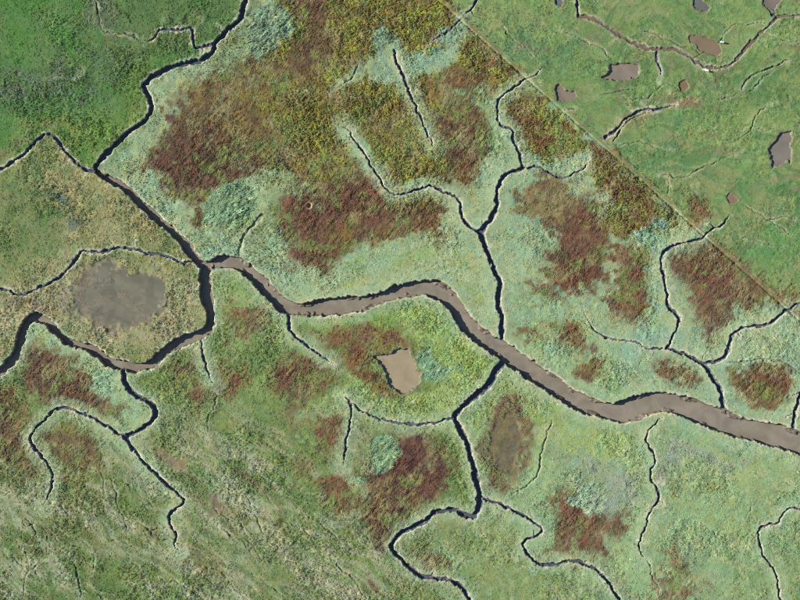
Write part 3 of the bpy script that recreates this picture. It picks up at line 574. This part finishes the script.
# ------------------------------------------------------------------ materials
def mat(name):
    m = bpy.data.materials.new(name); m.use_nodes = True
    nt = m.node_tree; return m, nt, nt.nodes['Principled BSDF']
def ground_material():
    m, nt, b = mat('marsh_ground')
    N, Lk = nt.nodes.new, nt.links.new
    at = N('ShaderNodeAttribute'); at.attribute_name = 'tone'
    wt = N('ShaderNodeAttribute'); wt.attribute_name = 'wet'
    geo = N('ShaderNodeNewGeometry')
    n1 = N('ShaderNodeTexNoise'); n1.inputs['Scale'].default_value = 2.2; n1.inputs['Detail'].default_value = 4
    Lk(geo.outputs['Position'], n1.inputs['Vector'])
    mr = N('ShaderNodeMapRange'); mr.inputs['From Min'].default_value = .3; mr.inputs['From Max'].default_value = .7
    mr.inputs['To Min'].default_value = .78; mr.inputs['To Max'].default_value = 1.22
    Lk(n1.outputs['Fac'], mr.inputs['Value'])
    mul = N('ShaderNodeVectorMath'); mul.operation = 'SCALE'; Lk(at.outputs['Color'], mul.inputs[0]); Lk(mr.outputs[0], mul.inputs['Scale'])
    Lk(mul.outputs[0], b.inputs['Base Color'])
    rr = N('ShaderNodeMapRange'); rr.inputs['To Min'].default_value = .95; rr.inputs['To Max'].default_value = .5
    Lk(wt.outputs['Fac'], rr.inputs['Value']); Lk(rr.outputs[0], b.inputs['Roughness'])
    b.inputs['Specular IOR Level'].default_value = .25
    bp = N('ShaderNodeBump'); bp.inputs['Strength'].default_value = .5; bp.inputs['Distance'].default_value = .25
    Lk(n1.outputs['Fac'], bp.inputs['Height']); Lk(bp.outputs[0], b.inputs['Normal'])
    return m
def water_material(name, tone, rough=.12, patch=.12):
    m, nt, b = mat(name); N, Lk = nt.nodes.new, nt.links.new
    geo = N('ShaderNodeNewGeometry')
    n1 = N('ShaderNodeTexNoise'); n1.inputs['Scale'].default_value = .16; n1.inputs['Detail'].default_value = 5; n1.inputs['Distortion'].default_value = .6
    Lk(geo.outputs['Position'], n1.inputs['Vector'])
    cr = N('ShaderNodeValToRGB'); t = alb(tone)
    cr.color_ramp.elements[0].position = .35; cr.color_ramp.elements[1].position = .65
    cr.color_ramp.elements[0].color = (*(t * (1 - patch)), 1); cr.color_ramp.elements[1].color = (*(t * (1 + patch)), 1)
    Lk(n1.outputs['Fac'], cr.inputs[0]); Lk(cr.outputs[0], b.inputs['Base Color'])
    b.inputs['Roughness'].default_value = rough; b.inputs['IOR'].default_value = 1.33
    n2 = N('ShaderNodeTexNoise'); n2.inputs['Scale'].default_value = 3.0; n2.inputs['Detail'].default_value = 3; Lk(geo.outputs['Position'], n2.inputs['Vector'])
    bp = N('ShaderNodeBump'); bp.inputs['Strength'].default_value = .12; bp.inputs['Distance'].default_value = .05
    Lk(n2.outputs['Fac'], bp.inputs['Height']); Lk(bp.outputs[0], b.inputs['Normal'])
    return m
def tuft_material():
    m, nt, b = mat('marsh_plants'); N, Lk = nt.nodes.new, nt.links.new
    at = N('ShaderNodeAttribute'); at.attribute_type = 'INSTANCER'; at.attribute_name = 'tint'
    geo = N('ShaderNodeNewGeometry')
    mr = N('ShaderNodeMapRange'); mr.inputs['To Min'].default_value = .8; mr.inputs['To Max'].default_value = 1.2
    Lk(geo.outputs['Random Per Island'], mr.inputs['Value'])
    mul = N('ShaderNodeVectorMath'); mul.operation = 'SCALE'; Lk(at.outputs['Color'], mul.inputs[0]); Lk(mr.outputs[0], mul.inputs['Scale'])
    Lk(mul.outputs[0], b.inputs['Base Color']); b.inputs['Roughness'].default_value = .8
    b.inputs['Specular IOR Level'].default_value = .2
    return m
def flat_material(name, tone, rough=.8, var=.25, scale=3.0, metal=0):
    m, nt, b = mat(name); N, Lk = nt.nodes.new, nt.links.new
    geo = N('ShaderNodeNewGeometry'); n1 = N('ShaderNodeTexNoise'); n1.inputs['Scale'].default_value = scale; n1.inputs['Detail'].default_value = 4
    Lk(geo.outputs['Position'], n1.inputs['Vector'])
    cr = N('ShaderNodeValToRGB'); t = alb(tone)
    cr.color_ramp.elements[0].position = .3; cr.color_ramp.elements[1].position = .7
    cr.color_ramp.elements[0].color = (*(t * (1 - var)), 1); cr.color_ramp.elements[1].color = (*np.minimum(t * (1 + var), .9), 1)
    Lk(n1.outputs['Fac'], cr.inputs[0]); Lk(cr.outputs[0], b.inputs['Base Color'])
    b.inputs['Roughness'].default_value = rough; b.inputs['Metallic'].default_value = metal
    return m

# ------------------------------------------------------------------ ground, river, creeks, pools, path
gm = grid_mesh('ground'); gm.materials.append(ground_material())
tag(link('ground', gm), 'flat salt marsh ground cut by creeks, reaching to the horizon', 'ground', kind='structure')

own_cell = np.maximum.reduce([np.where(carve > .03, cid, -1)[a:NY - 1 + a, b:NX - 1 + b] for a in (0, 1) for b in (0, 1)])
pan_cell = pan_m[:-1, :-1] > .02
def cell_water(name, sel, z, m):
    """flat water sheet over the carved cells that belong to one channel or pool"""
    k, i = np.nonzero(sel); ids = np.stack([(k + 1) * NX + i, (k + 1) * NX + i + 1, k * NX + i + 1, k * NX + i], -1)
    u, inv = np.unique(ids, return_inverse=True)
    co = np.stack([WX(xs[u % NX]), WY(ys[u // NX]), np.full(len(u), z)], -1)
    me = bpy.data.meshes.new(name); me.from_pydata(co.tolist(), [], inv.reshape(-1, 4).tolist()); me.materials.append(m)
    return link(name, me)
m_river = water_material('silty_river', (138,128,111), .22, .16)
m_stream = water_material('brown_stream', (120,102,82), .3, .15)
m_creek = water_material('creek_water', (84,88,96), .08, .1)
tag(cell_water('river_water', own_cell == 2000, -2.42, m_river), 'wide silty brown tidal river winding across the marsh', 'river', kind='structure')
for q, (pl, w0, w1, depth, lab) in enumerate(CREEKS):
    if not lab or max(w0, w1) < 3: continue
    o = cell_water('creek_water', own_cell == q, -depth + .22 - .004 * (q % 17), m_river if q in (1, 2) else m_stream if q in BROWN else m_creek)
    tag(o, lab, 'creek', 'tidal creeks', 'structure')
for q, (pl, lev, tone, lab) in enumerate(POOLS):
    tag(cell_water('pool_water', own_cell == 3000 + q, -lev, water_material('pool_water_%d' % q, tone, .12, .11)), lab, 'pool', 'pools in the marsh', 'structure')
w = window(70, 175, 255, 340); pc = np.zeros_like(pan_cell); pc[w] = pan_cell[w]
tag(cell_water('pan_water', pc, -.44, water_material('pan_water', (112,108,88), .4, .22)), 'shallow grey flooded pan in the straw meadow', 'pool', kind='structure')
# path: a thin trodden strip laid on the ground
n = 360; A = []; B = []
for i in range(n + 1):
    t = i / n * pl_; bx, by = PA[0] + pux * t, PA[1] + puy * t
    h1 = .36 + .8 * (float(vn(np.array([t]), np.array([0.]), 9, 80)[0]) - .5); h2 = .36 + .8 * (float(vn(np.array([t]), np.array([50.]), 9, 81)[0]) - .5)
    A.append((bx + puy * h1, by - pux * h1)); B.append((bx - puy * h2, by + pux * h2))
me = bpy.data.meshes.new('path')
def draped(P): 
    a = np.array(P); z = np.maximum(ground_z(a[:, 0], a[:, 1]), -.5) + .035
    return [(WX(p[0]), WY(p[1]), float(zz)) for p, zz in zip(P, z - .12 * sst(.45, .62, vn(a[:, 0], a[:, 1], 13, 83)))]
me.from_pydata(draped(A) + draped(B), [], [(i, n + 1 + i, n + 2 + i, i + 1) for i in range(n)])
me.materials.append(flat_material('trodden_path', (122,106,78), .95, .45, .9))
tag(link('path', me), 'thin straight trodden path running along the fence', 'path', kind='structure')

# ------------------------------------------------------------------ plants: tuft prototypes + points, instanced by geometry nodes
def leaf_cloud(nl, seed, size, dome=1.0, upright=.3, along=0):
    r = np.random.default_rng(seed); vs_, fs = [], []
    for k in range(nl):
        while True:
            p = r.uniform(-1, 1, 3); p[2] = abs(p[2])
            if .25 < np.dot(p, p) < 1: break
        nrm = p.copy(); nrm[2] = nrm[2] * dome + .35; nrm += r.normal(0, .35, 3); nrm /= np.linalg.norm(nrm)
        t = np.cross(nrm, r.normal(0, 1, 3)); 
        if upright > r.random(): t = np.array([p[0] * .6, p[1] * .6, 1.]); t = t - nrm * np.dot(nrm, t)
        t /= np.linalg.norm(t) + 1e-9; u = np.cross(nrm, t)
        l, wd = size * r.uniform(.8, 1.4), size * r.uniform(.35, .6)
        p = p * np.array([1, 1, .9])
        b = len(vs_)
        vs_ += [p - t * l * .5, p + u * wd * .5, p + t * l * .55 + nrm * l * .06, p - u * wd * .5]
        fs.append((b, b + 1, b + 2, b + 3))
    return np.array(vs_), fs
def reed_tuft(nb, seed):
    r = np.random.default_rng(seed); vs_, fs = [], []
    for k in range(nb):
        a = r.uniform(0, 2 * math.pi); rad = math.sqrt(r.random()) * .9
        p = np.array([math.cos(a) * rad, math.sin(a) * rad, 0]); lean = np.array([.5, .15, 0]) + r.normal(0, .28, 3) * np.array([1, 1, 0])
        side = np.array([-lean[1], lean[0], 0]); side = side / (np.linalg.norm(side) + 1e-9) * .16
        m1 = p + lean * .35 + np.array([0, 0, .6]); tip = p + lean * 1.3 + np.array([0, 0, .95])
        b = len(vs_); vs_ += [p - side * .6, p + side * .6, m1 + side, m1 - side, tip]
        fs += [(b, b + 1, b + 2, b + 3), (b + 3, b + 2, b + 4)]
    return np.array(vs_), fs
PROTOS = {'leafy': [leaf_cloud(34, 1, .55, 1.2), leaf_cloud(30, 2, .6, 1.4), leaf_cloud(38, 3, .5, 1.0)],
          'grassy': [leaf_cloud(26, 11, .75, 1.0, .7), leaf_cloud(22, 12, .8, 1.2, .6), reed_tuft(20, 13)],
          'reedy': [reed_tuft(26, 21), reed_tuft(22, 22), leaf_cloud(24, 23, .7, .9, .9)]}
KP = ['grassy', 'leafy', 'grassy', 'leafy', 'leafy', 'reedy']
m_tuft = tuft_material()
def tuft_nodes():
    g = bpy.data.node_groups.new('scatter_tufts', 'GeometryNodeTree')
    g.interface.new_socket('Geometry', in_out='INPUT', socket_type='NodeSocketGeometry')
    g.interface.new_socket('Geometry', in_out='OUTPUT', socket_type='NodeSocketGeometry')
    N, Lk = g.nodes.new, g.links.new
    gi, go = N('NodeGroupInput'), N('NodeGroupOutput')
    def named(nm, tp):
        a = N('GeometryNodeInputNamedAttribute'); a.data_type = tp; a.inputs['Name'].default_value = nm
        return a.outputs['Attribute']
    pr = named('proto', 'INT')
    def sep(k):
        c = N('FunctionNodeCompare'); c.data_type = 'INT'; c.operation = 'EQUAL'
        Lk(pr, [s for s in c.inputs if s.name == 'A' and s.type == 'INT'][0]); [s for s in c.inputs if s.name == 'B' and s.type == 'INT'][0].default_value = k
        s = N('GeometryNodeSeparateGeometry'); s.domain = 'POINT'
        Lk(gi.outputs[0], s.inputs['Geometry']); Lk(c.outputs[0], s.inputs['Selection']); return s.outputs['Selection']
    j = N('GeometryNodeJoinGeometry')
    for k in (1, 2, 3):
        t = N('GeometryNodeGeometryToInstance'); Lk(sep(k), t.inputs[0]); Lk(t.outputs[0], j.inputs[0])
    iop = N('GeometryNodeInstanceOnPoints')
    Lk(sep(0), iop.inputs['Points']); Lk(j.outputs[0], iop.inputs['Instance']); iop.inputs['Pick Instance'].default_value = True
    Lk(named('pid', 'INT'), iop.inputs['Instance Index'])
    Lk(named('rot', 'FLOAT_VECTOR'), iop.inputs['Rotation']); Lk(named('scl', 'FLOAT_VECTOR'), iop.inputs['Scale'])
    Lk(iop.outputs[0], go.inputs[0]); return g
GN = tuft_nodes()

# candidate points over the frame and a margin, jittered grid
SP = 1.5
cx = np.arange(-34, 834, SP); cy = np.arange(-34, 634, SP)
PX, PY = [a.ravel() for a in np.meshgrid(cx, cy)]
PX = PX + rng.uniform(-.8, .8, PX.size) * SP; PY = PY + rng.uniform(-.8, .8, PY.size) * SP
PX = np.clip(PX, -35, 835); PY = np.clip(PY, -35, 635)
ii = np.clip(np.searchsorted(xs, PX), 0, NX - 1); kk = np.clip(np.searchsorted(ys, PY), 0, NY - 1)
qi = np.clip(np.searchsorted(xs, PX + rng.normal(0, 2.2, PX.size)), 0, NX - 1); qk = np.clip(np.searchsorted(ys, PY + rng.normal(0, 2.2, PX.size)), 0, NY - 1)
pk = kind[qk, qi]; po = owner[qk, qi]                     # neighbouring stands mingle at their edges
dens = np.choose(pk, [.30, .60, .55, .85, .75, .9])
#            kind:   turf tussock mint  olive brown reed
DIA = np.array([.46, .64, .52, .80, .64, .58]); HGT = np.array([.16, .32, .22, .44, .24, .30])
clump = vn(PX, PY, 9, 90)
gr = grain[kk, ii]; dens = dens * (.45 + 1.1 * clump) * np.clip(.3 + .85 * gr, 0, 1.3)
keep = (rng.random(PX.size) < dens) & (carve[kk, ii] < .04) & (edge[kk, ii] > .6) & (pan_m[kk, ii] < .35) & (np.abs(dpath[kk, ii]) > 2.2) & (po >= 0) & (np.hypot(PX - PIT[0], PY - PIT[1]) > 5)
PX, PY, pk, po, ii, kk, clump = [a[keep] for a in (PX, PY, pk, po, ii, kk, clump)]
PZ = ground_z(PX, PY) - .04
base = ALB[kk, ii].astype(float)
npt = PX.size
jit = rng.normal(0, 1, npt)
bright = np.clip(np.choose(pk, [1.15, 1.25, 1.25, 1.3, 1.2, 1.75]) + jit * np.choose(pk, [.16, .26, .2, .32, .22, .26]), .5, 2.6)
TC = base * bright[:, None]
h2 = rng.normal(0, 1, npt) * np.choose(pk, [.05, .08, .05, .16, .10, .05])
TC[:, 0] *= 1 + h2; TC[:, 2] *= 1 - h2 * .8
# some tussocks of the scrub are yellow flowering or leafy green
r1 = rng.random(npt)
sel = (pk == 3) & (r1 < .16); TC[sel] = TC[sel] * .35 + alb((172,158,62)) * .65
sel = (pk == 3) & (r1 > .86); TC[sel] = TC[sel] * .5 + alb((104,128,52)) * .5
sel = (pk == 4) & (r1 < .08); TC[sel] = TC[sel] * .5 + alb((140,128,84)) * .5
sel = (pk == 1) & (r1 < .06); TC[sel] = TC[sel] * .6 + alb((150,148,92)) * .4
TC = np.clip(TC, .004, .6)
sx = DIA[pk] * np.exp(rng.normal(0, .38, npt)) * (.8 + .4 * clump) * .5
sy = sx * rng.uniform(.65, 1.0, npt)
lay = (pk == 4) | (pk == 5); sx = np.where(lay, sx * 1.5, sx); sy = np.where(lay, sy * .75, sy)
sz = HGT[pk] * rng.uniform(.45, 1.5, npt) * (.55 + .6 * grain[kk, ii])
rz = np.where(lay, math.radians(48) + rng.normal(0, .35, npt), rng.uniform(0, 6.283, npt))
rz = np.where(pk == 5, rng.normal(.9, .5, npt), rz)
tot = 0
for i, v in enumerate(V):
    if v['kind'] is None: continue
    s = np.nonzero(po == i)[0]
    if len(s) == 0: continue
    vco, faces, proto = [], [], []
    base_i = 0
    for k, (pv, pf) in enumerate(PROTOS[KP[v['kind']]]):
        vco.append(pv); faces += [tuple(a + base_i for a in f) for f in pf]; proto += [k + 1] * len(pv); base_i += len(pv)
    pp = np.stack([WX(PX[s]), WY(PY[s]), PZ[s]], -1)
    co = np.concatenate(vco + [pp]); nproto = base_i
    me = bpy.data.meshes.new(v['name']); me.from_pydata(co.tolist(), [], faces)
    def put(nm, tp, arr, fld):
        full = np.zeros((len(co),) + arr.shape[1:], arr.dtype); full[nproto:] = arr
        me.attributes.new(nm, tp, 'POINT').data.foreach_set(fld, full.ravel())
    pa = np.zeros(len(co), np.int32); pa[:nproto] = proto
    me.attributes.new('proto', 'INT', 'POINT').data.foreach_set('value', pa)
    put('pid', 'INT', rng.integers(0, 3, len(s)).astype(np.int32), 'value')
    put('rot', 'FLOAT_VECTOR', np.stack([np.zeros(len(s)), np.zeros(len(s)), rz[s]], -1).astype(np.float32), 'vector')
    put('scl', 'FLOAT_VECTOR', np.stack([sx[s], sy[s], sz[s]], -1).astype(np.float32), 'vector')
    put('tint', 'FLOAT_COLOR', np.concatenate([TC[s], np.ones((len(s), 1))], 1).astype(np.float32), 'color')
    me.materials.append(m_tuft)
    o = link(v['name'], me); md = o.modifiers.new('tufts', 'NODES'); md.node_group = GN
    tag(o, v['label'], v['cat'], kind='stuff'); tot += len(s)
print('tufts', tot, 'ground tris', (NX - 1) * (NY - 1) * 2)

# ------------------------------------------------------------------ fence along the path
fe = bpy.data.objects.new('fence', None); COL.objects.link(fe)
tag(fe, 'long straight post and wire fence dividing scrub from grazed pasture', 'fence')
off = 1.7                                             # px to the NE of the path
def fpt(t): return PA[0] + pux * t + puy * off, PA[1] + puy * t - pux * off
x0, y0 = fpt(40); fe.location = (WX(x0), WY(y0), 0)
bm = bmesh.new(); bmesh.ops.create_cone(bm, cap_ends=True, segments=8, radius1=.075, radius2=.065, depth=1.45)
bmesh.ops.translate(bm, verts=bm.verts, vec=(0, 0, .5)); pm = bpy.data.meshes.new('post'); bm.to_mesh(pm); bm.free()
pm.materials.append(flat_material('weathered_post', (150,140,118), .9, .3, 6))
tops = []
t = 40.0
while t < pl_ - 20:
    px, py = fpt(t); z = float(ground_z(np.array([px]), np.array([py]))[0])
    if z > -.3:
        p = link('post', pm, fe); p.location = (WX(px) - fe.location.x, WY(py) - fe.location.y, z)
        p.rotation_euler = (random.uniform(-.06, .06), random.uniform(-.06, .06), random.random() * 6)
        tops.append((WX(px) - fe.location.x, WY(py) - fe.location.y, z))
    t += 9.0
m_wire = flat_material('fence_wire', (150,150,146), .5, .1, 5, .8)
for hz in (.55, 1.05):
    bm = bmesh.new(); prev = None
    for (a, b, c) in tops:
        r = .006; ring = [bm.verts.new((a + puy * r * s1, b + pux * r * s1, c + hz + r * s2)) for s1, s2 in ((0, 1), (1, -.6), (-1, -.6))]
        if prev:
            for k in range(3): bm.faces.new((prev[k], prev[(k + 1) % 3], ring[(k + 1) % 3], ring[k]))
        prev = ring
    me = bpy.data.meshes.new('wire'); bm.to_mesh(me); bm.free(); me.materials.append(m_wire); link('wire', me, fe)

# ------------------------------------------------------------------ cows
def cow_material(seed):
    m, nt, b = mat('cow_hide'); N, Lk = nt.nodes.new, nt.links.new
    tc = N('ShaderNodeTexCoord'); mp = N('ShaderNodeMapping'); mp.inputs['Location'].default_value = (seed, seed * .7, 0)
    n1 = N('ShaderNodeTexNoise'); n1.inputs['Scale'].default_value = 1.5; n1.inputs['Detail'].default_value = 1
    Lk(tc.outputs['Object'], mp.inputs[0]); Lk(mp.outputs[0], n1.inputs['Vector'])
    cr = N('ShaderNodeValToRGB'); cr.color_ramp.interpolation = 'CONSTANT'
    cr.color_ramp.elements[0].color = (.78, .76, .72, 1); cr.color_ramp.elements[1].position = .60; cr.color_ramp.elements[1].color = (.02, .018, .016, 1)
    Lk(n1.outputs['Fac'], cr.inputs[0]); Lk(cr.outputs[0], b.inputs['Base Color']); b.inputs['Roughness'].default_value = .75
    return m
def make_cow(px, py, rz, seed, label, graze):
    """body along +x (head at +x), hooves at z = 0"""
    hd = (1.52, 0, .42) if graze else (1.42, .05, 1.42)
    nk = (1.20, 0, .85) if graze else (1.12, .02, 1.38)
    J = [((-.80, 0, 1.20), .30, .27), ((-.45, 0, 1.14), .36, .37), ((0, 0, 1.08), .40, .41), ((.45, 0, 1.12), .34, .38), ((.80, 0, 1.22), .24, .30),
         (nk, .16, .19), (hd, .14, .15), ((hd[0] + .26, hd[1], hd[2] - .22), .085, .09)]
    E = [(i, i + 1) for i in range(7)]
    def chain(root, P):
        a = root
        for p, r in P:
            J.append((p, r, r)); E.append((a, len(J) - 1)); a = len(J) - 1
    for s in (-1, 1):
        chain(0, [((-.74, .20 * s, .92), .20), ((-.62, .22 * s, .66), .12), ((-.80, .21 * s, .42), .065), ((-.76, .21 * s, .06), .055), ((-.70, .21 * s, .04), .05)])
        chain(3, [((.55, .20 * s, .80), .13), ((.56, .20 * s, .45), .07), ((.56, .20 * s, .06), .055), ((.62, .20 * s, .04), .05)])
        chain(6, [((hd[0] - .06, hd[1] + .20 * s, hd[2] + .10), .045)])
    chain(0, [((-1.06, 0, 1.22), .035), ((-1.14, 0, .85), .025), ((-1.14, 0, .55), .05)])
    me = bpy.data.meshes.new('cow_body'); me.from_pydata([j[0] for j in J], E, [])
    o = link('cow', me)
    o.modifiers.new('skin', 'SKIN').use_smooth_shade = True
    for v, j in zip(me.skin_vertices[0].data, J): v.radius = (j[1], j[2])
    me.skin_vertices[0].data[0].use_root = True
    ss = o.modifiers.new('smooth', 'SUBSURF'); ss.levels = 1; ss.render_levels = 2
    me.materials.append(cow_material(seed))
    z = float(ground_z(np.array([px]), np.array([py]))[0])
    o.location = (WX(px), WY(py), z); o.rotation_euler = (0, 0, rz)
    return tag(o, label, 'cow', 'cows grazing beyond the fence')
make_cow(721.3, 42.6, math.radians(175), 2.3, 'white cow standing beside the shallow brown pool', False)
make_cow(706.0, 71.0, math.radians(165), 5.1, 'white cow grazing just below the bend of the brown stream', True)
